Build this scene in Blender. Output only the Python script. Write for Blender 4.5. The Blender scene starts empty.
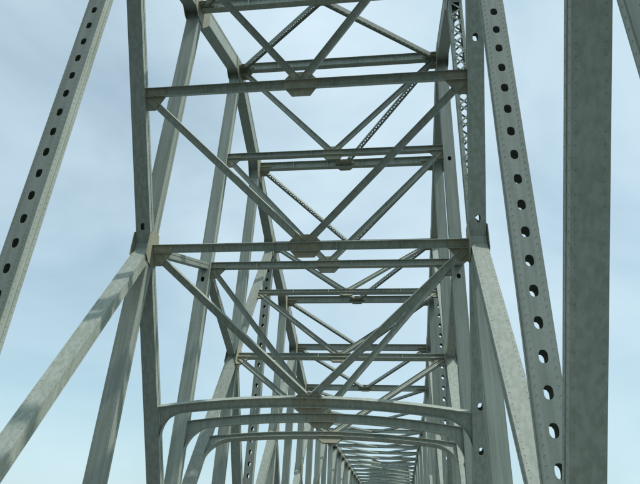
import bpy, math, random
from mathutils import Vector, Matrix
random.seed(7)
rad = math.radians
scene = bpy.context.scene

# ------------------------------------------------------------------ camera
K = 0.852                         # metres per unit of the measured truss grid
EYE = 1.55                        # lens height above the roadway
F_PX, PITCH, YAW, ROLL = 563.2, 0.4887, -0.1517, -0.0514
cam = bpy.data.cameras.new('camera'); camo = bpy.data.objects.new('camera', cam)
scene.collection.objects.link(camo)
cam.sensor_width = 36; cam.lens = F_PX / 640 * 36; cam.clip_start = .05; cam.clip_end = 12000
_f = Vector((math.sin(YAW), math.cos(YAW), 0)); _r = Vector((math.cos(YAW), -math.sin(YAW), 0)); _z = Vector((0, 0, 1))
_up = _z * math.cos(PITCH) - _f * math.sin(PITCH); _fw = _f * math.cos(PITCH) + _z * math.sin(PITCH)
_u = _r * math.cos(ROLL) - _up * math.sin(ROLL); _v = _r * math.sin(ROLL) + _up * math.cos(ROLL)
camo.matrix_world = Matrix(((_u.x, _v.x, -_fw.x, 0), (_u.y, _v.y, -_fw.y, 0), (_u.z, _v.z, -_fw.z, EYE), (0, 0, 0, 1)))
scene.camera = camo

# ------------------------------------------------------------------ sky and sun
SUN = Vector((0.50, -0.10, 0.86)).normalized()
elev = math.asin(SUN.z); azim = math.atan2(SUN.x, SUN.y)
world = bpy.data.worlds.new('World'); scene.world = world; world.use_nodes = True
nt = world.node_tree; N = nt.nodes; Lk = nt.links
for n in list(N): N.remove(n)
wo = N.new('ShaderNodeOutputWorld'); bg = N.new('ShaderNodeBackground'); bg.inputs[1].default_value = 0.1
sky = N.new('ShaderNodeTexSky'); sky.sky_type = 'NISHITA'; sky.sun_disc = False
sky.sun_elevation = elev; sky.sun_rotation = azim; sky.air_density = 1.0; sky.dust_density = 2.2; sky.ozone_density = 1.0
tc = N.new('ShaderNodeTexCoord'); mp = N.new('ShaderNodeMapping'); mp.inputs['Scale'].default_value = (1.5, 1.5, 2.6)
mp.inputs['Location'].default_value = (2.14, 4.21, -0.63)
n1 = N.new('ShaderNodeTexNoise'); n1.inputs['Scale'].default_value = 1.15; n1.inputs['Detail'].default_value = 7; n1.inputs['Roughness'].default_value = .52
n1.inputs['Distortion'].default_value = .4
cr = N.new('ShaderNodeValToRGB'); cr.color_ramp.elements[0].position = .34; cr.color_ramp.elements[1].position = .72
cr.color_ramp.elements[0].color = (.46, .46, .46, 1); cr.color_ramp.elements[1].color = (.92, .92, .92, 1)
mx = N.new('ShaderNodeMix'); mx.data_type = 'RGBA'; mx.inputs[7].default_value = (6.35, 7.75, 8.6, 1)
Lk.new(tc.outputs['Generated'], mp.inputs[0]); Lk.new(mp.outputs[0], n1.inputs['Vector']); Lk.new(n1.outputs['Fac'], cr.inputs[0])
Lk.new(cr.outputs[0], mx.inputs[0]); 
tint = N.new('ShaderNodeMix'); tint.data_type = 'RGBA'; tint.blend_type = 'MULTIPLY'; tint.inputs[0].default_value = 1; tint.inputs[7].default_value = (.74, 1.2, 1.1, 1)
Lk.new(sky.outputs[0], tint.inputs[6]); Lk.new(tint.outputs[2], mx.inputs[6]); Lk.new(mx.outputs[2], bg.inputs[0]); Lk.new(bg.outputs[0], wo.inputs[0])
sl = bpy.data.lights.new('sun', 'SUN'); sl.energy = 2.9; sl.angle = rad(0.6); sl.color = (1, .97, .92)
so = bpy.data.objects.new('sun', sl); scene.collection.objects.link(so); so.rotation_euler = SUN.to_track_quat('Z', 'Y').to_euler()
so.location = (20, 0, 60)
vs = scene.view_settings; vs.view_transform = 'Standard'; vs.look = 'None'; vs.exposure = .25; vs.gamma = 1; vs.use_curve_mapping = False

# ------------------------------------------------------------------ materials
def paint(name, base, dark, rough=.58, rust=.55, metal=.0, streak=1.0):
    m = bpy.data.materials.new(name); m.use_nodes = True
    t = m.node_tree; n = t.nodes; l = t.links; b = n['Principled BSDF']
    b.inputs['Roughness'].default_value = rough; b.inputs['Metallic'].default_value = metal
    g = n.new('ShaderNodeNewGeometry'); oi = n.new('ShaderNodeObjectInfo')
    no = n.new('ShaderNodeTexNoise'); no.inputs['Scale'].default_value = .55; no.inputs['Detail'].default_value = 8; no.inputs['Roughness'].default_value = .65
    l.new(g.outputs['Position'], no.inputs['Vector'])
    r1 = n.new('ShaderNodeValToRGB'); r1.color_ramp.elements[0].position = .33; r1.color_ramp.elements[1].position = .62
    r1.color_ramp.elements[0].color = (*dark, 1); r1.color_ramp.elements[1].color = (*base, 1); l.new(no.outputs['Fac'], r1.inputs[0])
    # downward dirt streaks
    ms = n.new('ShaderNodeMapping'); ms.inputs['Scale'].default_value = (9, 9, .55); l.new(g.outputs['Position'], ms.inputs[0])
    ns = n.new('ShaderNodeTexNoise'); ns.inputs['Scale'].default_value = 1; ns.inputs['Detail'].default_value = 5; l.new(ms.outputs[0], ns.inputs['Vector'])
    rs = n.new('ShaderNodeValToRGB'); rs.color_ramp.elements[0].position = .38; rs.color_ramp.elements[1].position = .62
    rs.color_ramp.elements[0].color = (.82, .84, .80, 1); rs.color_ramp.elements[1].color = (1.06, 1.06, 1.06, 1); l.new(ns.outputs['Fac'], rs.inputs[0])
    mm = n.new('ShaderNodeMix'); mm.data_type = 'RGBA'; mm.blend_type = 'MULTIPLY'; mm.inputs[0].default_value = streak
    l.new(r1.outputs[0], mm.inputs[6]); l.new(rs.outputs[0], mm.inputs[7])
    # rust patches
    nr = n.new('ShaderNodeTexNoise'); nr.inputs['Scale'].default_value = .8; nr.inputs['Detail'].default_value = 9; nr.inputs['Roughness'].default_value = .72
    mo = n.new('ShaderNodeMapping'); mo.inputs['Location'].default_value = (31, 7, 13); l.new(g.outputs['Position'], mo.inputs[0]); l.new(mo.outputs[0], nr.inputs['Vector'])
    rr = n.new('ShaderNodeValToRGB'); rr.color_ramp.elements[0].position = .645; rr.color_ramp.elements[1].position = .74
    rr.color_ramp.elements[0].color = (0, 0, 0, 1); rr.color_ramp.elements[1].color = (rust, rust, rust, 1); l.new(nr.outputs['Fac'], rr.inputs[0])
    mr = n.new('ShaderNodeMix'); mr.data_type = 'RGBA'; mr.inputs[7].default_value = (.15, .098, .07, 1)
    l.new(rr.outputs[0], mr.inputs[0]); l.new(mm.outputs[2], mr.inputs[6])
    # member to member variation
    mv = n.new('ShaderNodeMapRange'); mv.inputs[3].default_value = .84; mv.inputs[4].default_value = 1.14; l.new(oi.outputs['Random'], mv.inputs[0])
    hv = n.new('ShaderNodeHueSaturation'); l.new(mv.outputs[0], hv.inputs['Value']); l.new(mr.outputs[2], hv.inputs['Color'])
    l.new(hv.outputs[0], b.inputs['Base Color'])
    bp = n.new('ShaderNodeBump'); bp.inputs['Strength'].default_value = .25; bp.inputs['Distance'].default_value = .01
    nb = n.new('ShaderNodeTexNoise'); nb.inputs['Scale'].default_value = 14; nb.inputs['Detail'].default_value = 4; l.new(g.outputs['Position'], nb.inputs['Vector'])
    l.new(nb.outputs['Fac'], bp.inputs['Height']); l.new(bp.outputs[0], b.inputs['Normal'])
    rv = n.new('ShaderNodeMapRange'); rv.inputs[3].default_value = rough - .1; rv.inputs[4].default_value = rough + .2
    l.new(no.outputs['Fac'], rv.inputs[0]); l.new(rv.outputs[0], b.inputs['Roughness'])
    return m
STEEL = paint('weathered_grey_green_paint', (.285, .316, .275), (.262, .293, .253), rust=.38)
GUSS = paint('weathered_gusset_paint', (.30, .295, .215), (.225, .22, .155), rust=.7)
def plain(name, c1, c2, scale, rough, bump=.3):
    m = bpy.data.materials.new(name); m.use_nodes = True
    t = m.node_tree; n = t.nodes; l = t.links; b = n['Principled BSDF']; b.inputs['Roughness'].default_value = rough
    g = n.new('ShaderNodeNewGeometry'); no = n.new('ShaderNodeTexNoise'); no.inputs['Scale'].default_value = scale; no.inputs['Detail'].default_value = 8
    l.new(g.outputs['Position'], no.inputs['Vector']); r = n.new('ShaderNodeValToRGB')
    r.color_ramp.elements[0].position = .35; r.color_ramp.elements[1].position = .65
    r.color_ramp.elements[0].color = (*c1, 1); r.color_ramp.elements[1].color = (*c2, 1)
    l.new(no.outputs['Fac'], r.inputs[0]); l.new(r.outputs[0], b.inputs['Base Color'])
    bp = n.new('ShaderNodeBump'); bp.inputs['Strength'].default_value = bump; l.new(no.outputs['Fac'], bp.inputs['Height']); l.new(bp.outputs[0], b.inputs['Normal'])
    return m
DECK = plain('worn_concrete_roadway', (.20, .20, .19), (.30, .295, .275), 3, .85)
CONC = plain('pier_concrete', (.30, .29, .27), (.40, .39, .36), 1.5, .9)
WATER = plain('river_water', (.03, .045, .05), (.05, .065, .065), .25, .12, .6)
LINE = plain('road_paint', (.62, .5, .1), (.75, .6, .15), 6, .7)

# ------------------------------------------------------------------ mesh builder
class MB:
    def __init__(s): s.v = []; s.f = []
    def quadbox(s, p):                       # eight corners, bottom ring then top ring
        b = len(s.v); s.v += [tuple(x) for x in p]
        s.f += [(b, b+3, b+2, b+1), (b+4, b+5, b+6, b+7)] + [(b+i, b+(i+1) % 4, b+4+(i+1) % 4, b+4+i) for i in range(4)]
    def beam(s, F, u0, u1, v0, v1, t0, t1):
        s.quadbox([F.p(u0, v0, t0), F.p(u1, v0, t0), F.p(u1, v1, t0), F.p(u0, v1, t0), F.p(u0, v0, t1), F.p(u1, v0, t1), F.p(u1, v1, t1), F.p(u0, v1, t1)])
    def bar(s, F, a, b, w, v0, v1):          # flat bar in the u-t plane from a=(u,t) to b
        d = Vector((b[0]-a[0], b[1]-a[1])).normalized(); q = Vector((-d.y, d.x)) * w / 2
        c = [(a[0]+q.x, a[1]+q.y), (b[0]+q.x, b[1]+q.y), (b[0]-q.x, b[1]-q.y), (a[0]-q.x, a[1]-q.y)]
        s.quadbox([F.p(x[0], v0, x[1]) for x in c] + [F.p(x[0], v1, x[1]) for x in c])
    def prism(s, pts, n):                    # convex polygon pts extruded by vector n
        k = len(pts); b = len(s.v); s.v += [tuple(p) for p in pts] + [tuple(p + n) for p in pts]
        s.f += [tuple(range(b + k - 1, b - 1, -1)), tuple(range(b + k, b + 2 * k))] + [(b+i, b+(i+1) % k, b+k+(i+1) % k, b+k+i) for i in range(k)]
    def rivet(s, c, n, r=.015):
        a = n.orthogonal().normalized(); q = n.cross(a); b = len(s.v)
        for R_, h in ((r, 0), (r*.72, r*.55)):
            for i in range(6): t = i * math.pi / 3; s.v.append(tuple(c + a*(R_*math.cos(t)) + q*(R_*math.sin(t)) + n*h))
        for i in range(6): j = (i+1) % 6; s.f.append((b+i, b+j, b+6+j, b+6+i))
        s.f.append(tuple(b+6+i for i in range(6)))
    def plate_holes(s, F, w, v0, v1, L0, L1, holes, ha=.085, hb=.13):
        """plate across u=-w/2..w/2 from t=L0 to L1, thickness v0..v1, oval holes centred at the given t"""
        m = hb + .05; t = L0; hs = sorted(h for h in holes if h - m > L0 and h + m < L1)
        for h in hs:
            if h - m < t: continue
            if h - m > t + 1e-4: s.beam(F, -w/2, w/2, v0, v1, t, h - m)
            c0 = math.atan2(m, w/2); an = [i * math.pi / 8 for i in range(16)] + [c0, math.pi-c0, math.pi+c0, 2*math.pi-c0]
            an = sorted(an); k = len(an); b = len(s.v)
            for v in (v0, v1):
                for a in an:                  # rounded-slot hole
                    ca, sa = math.cos(a), math.sin(a); r = 1 / ((abs(ca)/ha)**2.6 + (abs(sa)/hb)**2.6)**(1/2.6)
                    s.v.append(tuple(F.p(r*ca, v, h + r*sa)))
                for a in an:
                    ca, sa = math.cos(a), math.sin(a); r = min(w/2/max(abs(ca), 1e-9), m/max(abs(sa), 1e-9))
                    s.v.append(tuple(F.p(r*ca, v, h + r*sa)))
            for i in range(k):
                j = (i+1) % k
                s.f += [(b+i, b+j, b+k+j, b+k+i), (b+2*k+j, b+2*k+i, b+3*k+i, b+3*k+j), (b+j, b+i, b+2*k+i, b+2*k+j), (b+k+i, b+k+j, b+3*k+j, b+3*k+i)]
            t = h + m
        s.beam(F, -w/2, w/2, v0, v1, t, L1)
    def build(s, name, mat, parent=None, kind=None, label=None):
        me = bpy.data.meshes.new(name); me.from_pydata(s.v, [], s.f); me.update()
        o = bpy.data.objects.new(name, me); scene.collection.objects.link(o); me.materials.append(mat)
        if parent is not None: o.parent = parent
        if kind: o['kind'] = kind
        if label: o['label'] = label
        return o
class Fr:                                     # member frame: origin A, t along, u and v across
    def __init__(s, A, B, u):
        s.A = Vector(A); d = Vector(B) - s.A; s.L = d.length; s.e = d.normalized()
        s.u = (Vector(u) - s.e * Vector(u).dot(s.e)).normalized(); s.v = s.e.cross(s.u)
    def p(s, u, v, t): return s.A + s.u*u + s.v*v + s.e*t

# ------------------------------------------------------------------ truss grid
WL, WR = -10.374*K, (13.5-10.374)*K           # the two truss planes
X = Vector((1, 0, 0))
PAN = 6.98*K
N0, N1 = -4, 32
Yn = {0: 12.656, 1: 19.748, 2: 26.919, 3: 33.99, 4: 40.891, 5: 47.716, 6: 54.508, 7: 61.30}
def Y(n):
    if n in Yn: return Yn[n]*K
    return Yn[0]*K + n*7.7*K if n < 0 else Yn[7]*K + (n-7)*6.9*K
prof = {-4: 22.0, -3: 22.1, -2: 22.2, -1: 22.3, 0: 22.4, 1: 25.12, 2: 27.81, 3: 24.81, 4: 21.74, 5: 19.64, 6: 17.3, 7: 14.93, 8: 14.3}
def hU(n):
    if n in prof: h = prof[n]
    elif n <= 23: h = 14.0
    else: h = prof.get(32 - n, 24.8 if n == 31 else 21.7)
    return h*K + EYE
def hL(n): return -1.45*K + EYE
def Z(h): return h*K + EYE
def U(n, s): return Vector((s, Y(n), hU(n)))
def Lo(n, s): return Vector((s, Y(n), hL(n)))
PIERS = (2, 30)
# main diagonals run from the foot at one even panel point to the head two panels on, rising away from the piers
DIAG = {}                                     # odd node -> (foot node, head node)
for n in range(N0+1, N1, 2):
    near = 1 if abs(n-2) <= abs(n-30) else 0
    pier = 2 if near else 30
    DIAG[n] = (n+1, n-1) if n < pier else (n-1, n+1)
def Mid(n, s):
    a, b = DIAG[n]; return (Lo(a, s) + U(b, s)) / 2

bridge = bpy.data.objects.new('truss_bridge', None); scene.collection.objects.link(bridge)
bridge.location = (0, 0, 0)
bridge['label'] = 'grey green riveted steel cantilever truss bridge seen from its roadway'; bridge['category'] = 'bridge'

PW = .50                                      # width of the main members across the truss plane
def rivet_lines(mb, F, faces, t0, t1, step=.17):
    k = int((t1 - t0) / step)
    for (uu, vv, nn) in faces:
        for i in range(k): mb.rivet(F.p(uu, vv, t0 + (i+.5)*step), nn)
def main_member(name, A, B, w, d, near=False, holes=None, laced=False, label=None, perforated=False, lace_from=.8, merge=False):
    F = Fr(A, B, X); L = F.L; mb = MB(); merge = merge or (not near and A[1] > Y(10))
    if merge:
        for q in (-1, 1): mb.beam(F, -w/2-.025, w/2+.025, *sorted((q*(d/2+.0005), q*(d/2+.016))), 0, L)
    for sgn in (-1, 1):
        x = sgn*(w/2); mb.beam(F, x-.009, x+.009, -d/2, d/2, 0, L)
        if near or laced:                     # corner angles on the outside of the webs
            for q in (-1, 1):
                o0, o1 = sorted((x+sgn*.0095, x+sgn*.024)); v0, v1 = sorted((q*d/2, q*(d/2-.1)))
                mb.beam(F, o0, o1, v0, v1, 0, L)
        if laced:                             # flanges turned in, the faces between them open
            for q in (-1, 1):
                f0, f1 = sorted((q*d/2+q*.0005, q*(d/2+.014))); g0, g1 = sorted((x+sgn*.024, x-sgn*.095))
                mb.beam(F, g0, g1, f0, f1, 0, L)
    root = mb.build(name, STEEL, bridge, label=label)
    if laced:
        lb = MB(); p = .40; k = max(1, int((L-.8-lace_from)/p)); t = lace_from
        for i in range(k):
            for q in (-1, 1):
                v0, v1 = sorted((q*(d/2+.0145), q*(d/2+.026))); s1 = (1 if i % 2 else -1)
                lb.bar(F, (-s1*(w/2-.05), t), (s1*(w/2-.05), t+p), .08, v0, v1)
            t += p
        for q in (-1, 1):
            v0, v1 = sorted((q*(d/2+.0145), q*(d/2+.027)))
            lb.beam(F, -w/2, w/2, v0, v1, .1, lace_from); lb.beam(F, -w/2, w/2, v0, v1, t, L-.1)
        lb.build('lacing', STEEL, root, kind='stuff')
    elif not merge:
        for q in (-1, 1):
            v0, v1 = sorted((q*(d/2+.0005), q*(d/2+.016))); c = MB()
            c.plate_holes(F, w+.05, v0, v1, 0, L, holes or [])
            c.build('perforated_plate' if perforated else 'cover_plate', STEEL, root)
    if near:
        rv = MB(); q = d/2+.016 if not laced else d/2+.014
        fs = []
        for sv in (-1, 1):
            for su in (-1, 1): fs.append((su*(w/2-.045), sv*q, F.v*sv))
        sx = 1 if A[0] < 0 else -1
        for sv in (-1, 1): fs.append((sx*(w/2+.0245), sv*(d/2-.05), F.u*sx))
        rivet_lines(rv, F, fs, .1, L-.1); rv.build('rivets', STEEL, root, kind='stuff')
    return root
def hull(pts):
    pts = sorted(set((round(a, 4), round(b, 4)) for a, b in pts)); lo = []; up = []
    cr_ = lambda o, a, b: (a[0]-o[0])*(b[1]-o[1])-(a[1]-o[1])*(b[0]-o[0])
    for p in pts:
        while len(lo) > 1 and cr_(lo[-2], lo[-1], p) <= 0: lo.pop()
        lo.append(p)
    for p in reversed(pts):
        while len(up) > 1 and cr_(up[-2], up[-1], p) <= 0: up.pop()
        up.append(p)
    return lo[:-1] + up[:-1]
def node_gusset(c, dirs, g, d, parent, near, off=.036):
    """two plates on the inner and outer side of the truss at point c"""
    pts = []
    for k in dirs:
        e = Vector((k[1], k[2])).normalized(); q = Vector((-e.y, e.x))
        gl = g
        for sg in (-1, 1): z = e*gl + q*sg*(d/2+.02); pts.append((z.x, z.y))
    H = hull(pts); far = c[1] > Y(10); fm = MB()
    for sx in (-1, 1):
        x = c[0] + sx*(PW/2+off); mb = MB()
        P = [Vector((x, c[1]+a, c[2]+b)) for a, b in (H if sx > 0 else H[::-1])]
        if far:
            fm.prism(P, Vector((sx*.018, 0, 0))); continue
        mb.prism(P, Vector((sx*.018, 0, 0)))
        o = mb.build('gusset_plate', GUSS, parent)
        inner = (sx > 0) == (c[0] < 0)
        if near and inner:
            rv = MB(); k = int(2*g/.14)
            def inside(a, b):
                for i in range(len(H)):
                    p, q = H[i], H[(i+1) % len(H)]
                    L_ = math.hypot(q[0]-p[0], q[1]-p[1])
                    if ((q[0]-p[0])*(b-p[1])-(q[1]-p[1])*(a-p[0]))/L_ < .045: return False
                return True
            for i in range(-k, k+1):
                for j in range(-k, k+1):
                    a, b = i*.14, j*.14
                    if inside(a, b): rv.rivet(Vector((x+sx*.018, c[1]+a, c[2]+b)), Vector((sx, 0, 0)))
            rv.build('rivets', GUSS, parent, kind='stuff')
    if far: fm.build('gusset_plates', GUSS, parent, kind='stuff')

def strut(name, A, B, un, depth, width, near=True, parent=None, label=None):
    """I-shaped transverse strut with flanges, web plate and stiffeners; un = across direction"""
    F = Fr(A, B, un); mb = MB(); L = F.L; h = depth/2
    mb.beam(F, -width/2, width/2, h-.016, h, 0, L); mb.beam(F, -width/2, width/2, -h, -h+.016, 0, L)
    mb.beam(F, -.008, .008, -h+.0165, h-.0165, 0, L)
    if near:
        for sg in (-1, 1):
            u0, u1 = sorted((sg*.0085, sg*.022))
            mb.beam(F, u0, u1, h-.1, h-.017, 0, L); mb.beam(F, u0, u1, -h+.017, -h+.1, 0, L)
        k = int(L/1.9)
        for i in range(1, k):
            for sg in (-1, 1):
                u0, u1 = sorted((sg*.023, sg*(width/2-.01))); mb.beam(F, u0, u1, -h+.018, h-.018, i*L/k-.01, i*L/k+.01)
    o = mb.build(name, STEEL, parent or bridge, label=label)
    if near:
        rv = MB(); k = int(L/.2)
        for i in range(k):
            t = (i+.5)*.2
            for sg in (-1, 1):
                rv.rivet(F.p(sg*.022, h-.06, t), F.u*sg, .014); rv.rivet(F.p(sg*.022, -h+.06, t), F.u*sg, .014)
                rv.rivet(F.p(sg*(width/2-.05), -h, t), -F.v, .014)
        rv.build('rivets', STEEL, o, kind='stuff')
    return o
def brace(name, A, B, un, depth, width, laced=True, parent=None, trim=.12):
    """laced brace: two angle pairs held apart by a zigzag of flat bars"""
    A = Vector(A); B = Vector(B); e = (B-A).normalized(); A = A + e*trim; B = B - e*.1
    F = Fr(A, B, un); mb = MB(); L = F.L; h = depth/2
    for sg in (-1, 1):
        v0, v1 = sorted((sg*h, sg*(h-.014))); mb.beam(F, -width/2, width/2, v0, v1, 0, L)
        for q in (-1, 1):
            v0, v1 = sorted((sg*(h-.0145), sg*(h-.085))); u0, u1 = sorted((q*.009, q*.021)); mb.beam(F, u0, u1, v0, v1, 0, L)
    if not laced: mb.beam(F, -.008, .008, -h+.015, h-.015, 0, L)
    o = mb.build(name, STEEL, parent or bridge)
    if laced:
        lb = MB(); p = (depth-.1)*1.15; k = int(L/p)
        G = Fr(A, B, F.v)                     # u of G lies in the plane of the lacing
        for i in range(k):
            s1 = 1 if i % 2 else -1
            lb.bar(G, (-s1*(h-.045), i*p), (s1*(h-.045), (i+1)*p), .08, -.0085, .0085)
        lb.beam(G, -h+.02, h-.02, -.0085, .0085, 0, .01)
        lb.build('lacing', STEEL, o, kind='stuff')
    return o
def plate_in_frame(c, ex, ez, n, wx, hz, parent, near=True):
    P = []
    for a, b in ((-1, -.25), (-.55, -1), (.55, -1), (1, -.25), (1, .35), (.5, 1), (-.5, 1), (-1, .35)): P.append((a*wx/2, b*hz/2))
    for sg in (-1, 1):
        mb = MB(); o = c + n*(sg*.024)
        pts = [o + ex*a + ez*b for a, b in (P if sg > 0 else P[::-1])]
        if (pts[1]-pts[0]).cross(pts[2]-pts[1]).dot(n*sg) < 0: pts = pts[::-1]
        mb.prism(pts, n*(sg*.014)); ob = mb.build('gusset_plate', GUSS, parent)
        if near:
            rv = MB()
            for i in range(-3, 4):
                for j in (-1, 0, 1):
                    if abs(i) == 3 and j: continue
                    rv.rivet(o + n*(sg*.014) + ex*(i*wx*.14) + ez*(j*hz*.27), n*sg)
            rv.build('rivets', GUSS, parent, kind='stuff')
def corner_plate(c, ex, ez, n, parent, a=.75, b=.62):
    """plate that ties a brace into the corner between post and strut"""
    for sg in (-1, 1):
        o = c + n*(sg*.0235); mb = MB()
        pts = [o - ez*.12, o + ex*a - ez*.12, o + ex*a + ez*.1, o + ex*.3 + ez*b, o + ez*b]
        if (pts[1]-pts[0]).cross(pts[2]-pts[1]).dot(n*sg) < 0: pts = pts[::-1]
        mb.prism(pts, n*(sg*.014)); mb.build('gusset_plate', GUSS, parent)
def portal(pl, pr, ez, n, depth, near=True, lab=None):
    """arched portal strut between the points pl and pr: curved flanges with knees that run down the posts"""
    W = (pr-pl).length; ex = (pr-pl).normalized(); c = (pl+pr)/2; k = 44 if near else 20
    camber, knee = .42, .95
    def low(x):
        s = abs(x)/(W/2); base = camber*(1-s*s); r = .95
        q = max(0, (abs(x)-(W/2-r))/r); return base - knee*(1-math.sqrt(max(0, 1-q*q)))
    def top(x): s = x/(W/2); return camber*(1-s*s) + depth
    xs = [-W/2 + W*i/k for i in range(k+1)]
    xs = sorted(set(xs + [sg*(W/2-q) for sg in (-1, 1) for q in (.0, .004, .03, .08, .16, .3, .5, .7, .85)]))
    mb = MB()
    P = lambda x, z, v: c + ex*x + ez*z + n*v
    for i in range(len(xs)-1):
        a, b = xs[i], xs[i+1]; la, lb, ta, tb = low(a), low(b), top(a), top(b)
        mb.quadbox([P(a, la, -.009), P(b, lb, -.009), P(b, lb, .009), P(a, la, .009), P(a, ta, -.009), P(b, tb, -.009), P(b, tb, .009), P(a, ta, .009)])
        hw = .13
        mb.quadbox([P(a, la-.02, -hw), P(b, lb-.02, -hw), P(b, lb-.02, hw), P(a, la-.02, hw), P(a, la-.001, -hw), P(b, lb-.001, -hw), P(b, lb-.001, hw), P(a, la-.001, hw)])
        mb.quadbox([P(a, ta+.001, -hw), P(b, tb+.001, -hw), P(b, tb+.001, hw), P(a, ta+.001, hw), P(a, ta+.02, -hw), P(b, tb+.02, -hw), P(b, tb+.02, hw), P(a, ta+.02, hw)])
    o = mb.build('portal_strut', STEEL, bridge)
    if lab: o['label'] = lab
    return o, c + ez*(camber+depth)

# ------------------------------------------------------------------ the two trusses
for s in (WL, WR):
    for n in range(N0, N1+1):
        near = -1 <= n <= 3
        w, d = PW, .40
        holes = None; lab = None; lac = (n % 2 == 1) and n == 1 and s > 0; perf = False
        A, B = Lo(n, s), U(n, s); L = (B-A).length
        if n == 0: d = .30
        if n in (0, 4):
            holes = [1.15 + .66*i for i in range(int((L-1.6)/.66))]; perf = True
            if n == 0: lab = 'post with a row of oval holes in its cover plates'
        elif n == 2: m2 = Z(13.1)-A.z; holes = [m2-.75, m2+.75] + ([Z(20.4)-A.z-.7] if s > 0 else [])
        post = main_member('vertical_post', A, B, w, d, near, holes, lac, lab, perf, (Mid(n, s).z - A.z + .5) if n in DIAG else .8)
        up, dn = Vector((0, 0, 1)), Vector((0, 0, -1))
        du = [dn]; dl = [up]
        if n > N0: du.append(U(n-1, s)-U(n, s)); dl.append(Lo(n-1, s)-Lo(n, s))
        if n < N1: du.append(U(n+1, s)-U(n, s)); dl.append(Lo(n+1, s)-Lo(n, s))
        for m, (a, b) in DIAG.items():
            if a == n: dl.append(U(b, s)-Lo(n, s))
            if b == n: du.append(Lo(a, s)-U(n, s))
        node_gusset(U(n, s), du, .95, .7, post, near)
        node_gusset(Lo(n, s), dl, .95, .5, post, near)
        if n in DIAG:
            a, b = DIAG[n]; M = Mid(n, s)
            node_gusset(M, [up, dn, U(b, s)-M, Lo(a, s)-M, Lo(b, s)-M], .62, .40, post, near)
    for n in range(N0, N1):
        near = -1 <= n <= 3
        main_member('top_chord', U(n, s), U(n+1, s), PW+.02, .78 if n < 9 else .62, near)
        main_member('bottom_chord', Lo(n, s), Lo(n+1, s), PW+.02, .5, False, merge=True)
    for n, (a, b) in DIAG.items():
        near = -1 <= n <= 3
        A, B = Lo(a, s), U(b, s); L = (B-A).length; h = L/2
        ez = (B-A).normalized(); tp = 4.45*K + 1.45*K
        hl = ([tp/ez.z-.95, tp/ez.z+.55, h+.8, h*1.5+.7] if s > 0 else [h+.8]) if near else None
        if n == -1: hl = None
        main_member('main_diagonal', A, B, PW-.024, .30, near, hl,
                    label='thick plain diagonal standing nearest on the right' if (n == -1 and s > 0) else None)
        main_member('sub_diagonal', Mid(n, s), Lo(b, s), PW-.03, .32, near)
    # level struts that tie the middle of the tall pier post to the diagonals beside it
    for p in PIERS:
        Pm = Vector((s, Y(p), Z(13.1)))
        for q in (-1, 1):
            Q = Mid(p+q, s); main_member('tie_strut', Pm, Q, .34, .26, p == 2)

# ------------------------------------------------------------------ top lateral system
for n in range(N0, N1+1):
    near = n <= 7
    A, B = U(n, WL) + X*.27, U(n, WR) - X*.27
    o = strut('lateral_strut', A, B, Vector((0, 1, 0)), .5 if n < 9 else .42, .3, near)
    if n < N1:
        pier = 2 if n < 16 else 30
        # K bracing, the point of each K towards the far end of the arm
        tip, base = (n+1, n) if n >= pier else (n, n+1)
        C = (U(tip, WL)+U(tip, WR))/2
        nrm = X.cross(U(n+1, WL)-U(n, WL)).normalized()
        if n <= 9: plate_in_frame(C - nrm*.1, X, nrm.cross(X), nrm, 1.2, .8, o, near)
        for s in (WL, WR):
            
            lo_ = brace('lateral_brace', U(base, s)+X*(.3 if s < 0 else -.3) - nrm*.1, C - nrm*.1, nrm, .26, .2, n <= 7)
            if n <= 9: corner_plate(U(base, s)+X*(.28 if s < 0 else -.28) - nrm*.1, X if s < 0 else -X, (C-U(base, WL)).cross(X).cross(X).normalized()*(-1), nrm, lo_)

# ------------------------------------------------------------------ sway frames
def frame(ptL, ptR, n, levels, hp, near, topnode, pd):
    """struts at the given levels with V braces whose point is at the middle of the strut below"""
    ez = (ptL(1)-ptL(0)).normalized(); nn = X.cross(ez).normalized()
    pl, pr = ptL(hp) + X*.26, ptR(hp) - X*.26
    o, c = portal(pl, pr, ez, nn, pd, near, {1: 'nearest and deepest of the arched portal struts', 2: 'middle arched portal strut between the pier posts', 3: 'slender sunlit arched portal strut behind the other two'}.get(n))
    tgt = [c - ez*.12]
    plate_in_frame(c - ez*.18, X, ez, nn, 1.15, .72, o, near)
    rows = list(levels)
    for z in rows:
        a, b = ptL(z) + X*.26, ptR(z) - X*.26
        so_ = strut('sway_strut', a, b, nn, .30, .26, near)
        cc = (a+b)/2; tgt.append(cc); plate_in_frame(cc, X, ez, nn, 1.15, .8, so_, near)
    ups = rows + [topnode]
    for z, t in zip(ups, tgt):
        for q in (ptL(z) + X*.3, ptR(z) - X*.3): 
            bo = brace('sway_brace', q - ez*.12, t + ez*.05, nn, .24, .18, False)
            sg = 1 if q.x < 0 else -1; corner_plate(q - X*sg*.04, X*sg, -ez, nn, bo)
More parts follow.
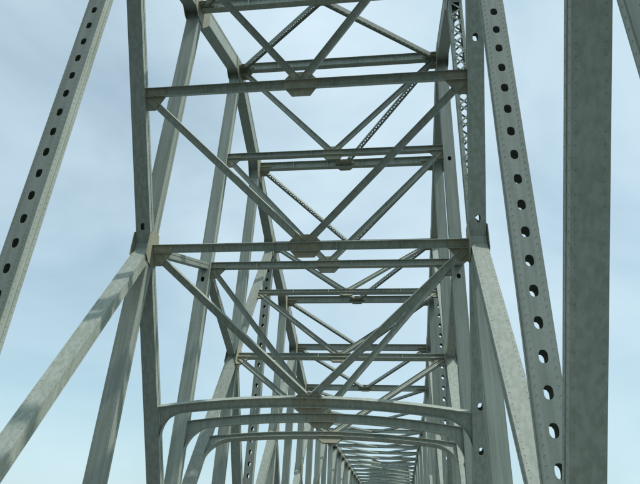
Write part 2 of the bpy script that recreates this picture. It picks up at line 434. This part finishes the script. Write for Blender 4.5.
for n in (1, 2, 3, 29, 30, 31):                # only the frames round the piers are braced
    near = n < 8
    if n in DIAG:                              # frame in the plane of the main diagonals
        a, b = DIAG[n]
        def mk(s, a=a, b=b):
            A, B = Lo(a, s), U(b, s)
            return lambda z: A + (B-A)*((z-A.z)/(B.z-A.z))
        zM = Mid(n, WL).z; zT = hU(b); lv = []
        if n in (1, 3, 29, 31): lv = [zM, Z(16.0)]
        elif zT > 15.5*1: lv = [zM, (zM+zT)/2] if zT - zM > 8.5 else [zM]
        elif zM > Z(4.5)+2: lv = [zM]
        frame(mk(WL), mk(WR), n, lv, Z(4.45), near, zT, .2 if n == 3 else .30)
    else:
        def mk(s, n=n):
            return lambda z: Vector((s, Y(n), z))
        zT = hU(n)
        if n in PIERS: lv = [Z(13.1), Z(20.47)]
        elif zT > 15: lv = [Z(4.45)+(zT-Z(4.45))*q for q in (.34, .67)]
        else: lv = [Z(4.45)+(zT-Z(4.45))*.5]
        frame(mk(WL), mk(WR), n, lv, Z(4.45), near, zT, .2 if n == 3 else .30)

# ------------------------------------------------------------------ roadway, piers and water below
zr = 0.0
y0, y1 = Y(N0)-1, Y(N1)+1
def sheet(name, x0, x1, ya, yb, za, zb, mat, parent=None, kind=None):
    mb = MB(); mb.quadbox([(x0, ya, za), (x1, ya, za), (x1, yb, za), (x0, yb, za), (x0, ya, zb), (x1, ya, zb), (x1, yb, zb), (x0, yb, zb)])
    return mb.build(name, mat, parent, kind)
road = sheet('road', WL+.75, WR-.75, y0, y1, -.25, zr, DECK, kind='structure')
for x in (WL+.75, WR-1.0): sheet('kerb', x, x+.25, y0, y1, zr+.001, zr+.2, CONC, road)
for q in (-.12, .05):
    xm = (WL+WR)/2; sheet('lane_line', xm+q, xm+q+.09, y0, y1, zr+.003, zr+.006, LINE, road)
for n in range(N0, N1+1): strut('floor_beam', Lo(n, WL)+Vector((.27, 0, -.95)), Lo(n, WR)+Vector((-.27, 0, -.95)), Vector((0, 1, 0)), .9, .35, False)
for p in PIERS:
    mb = MB(); c = Vector(((WL+WR)/2, Y(p), 0)); zt = hL(p)-1.5
    def ring(hx, hy, z): return [c + Vector((a*hx, b*hy, z)) for a, b in ((-1, -1), (1, -1), (1, 1), (-1, 1))]
    mb.quadbox(ring(7.6, 1.9, -52) + ring(6.9, 1.4, zt-1.2)); mb.quadbox(ring(7.3, 1.8, zt-1.199) + ring(7.3, 1.8, zt))
    po = mb.build('bridge_pier', CONC, bridge)
    for s in (WL, WR): sheet('bearing', s-.35, s+.35, Y(p)-.4, Y(p)+.4, zt+.001, hL(p)-.3, GUSS, po)
mb = MB(); mb.v = [(-5000, -5000, -48), (5000, -5000, -48), (5000, 5000, -48), (-5000, 5000, -48)]; mb.f = [(0, 1, 2, 3)]
mb.build('water', WATER, kind='structure')
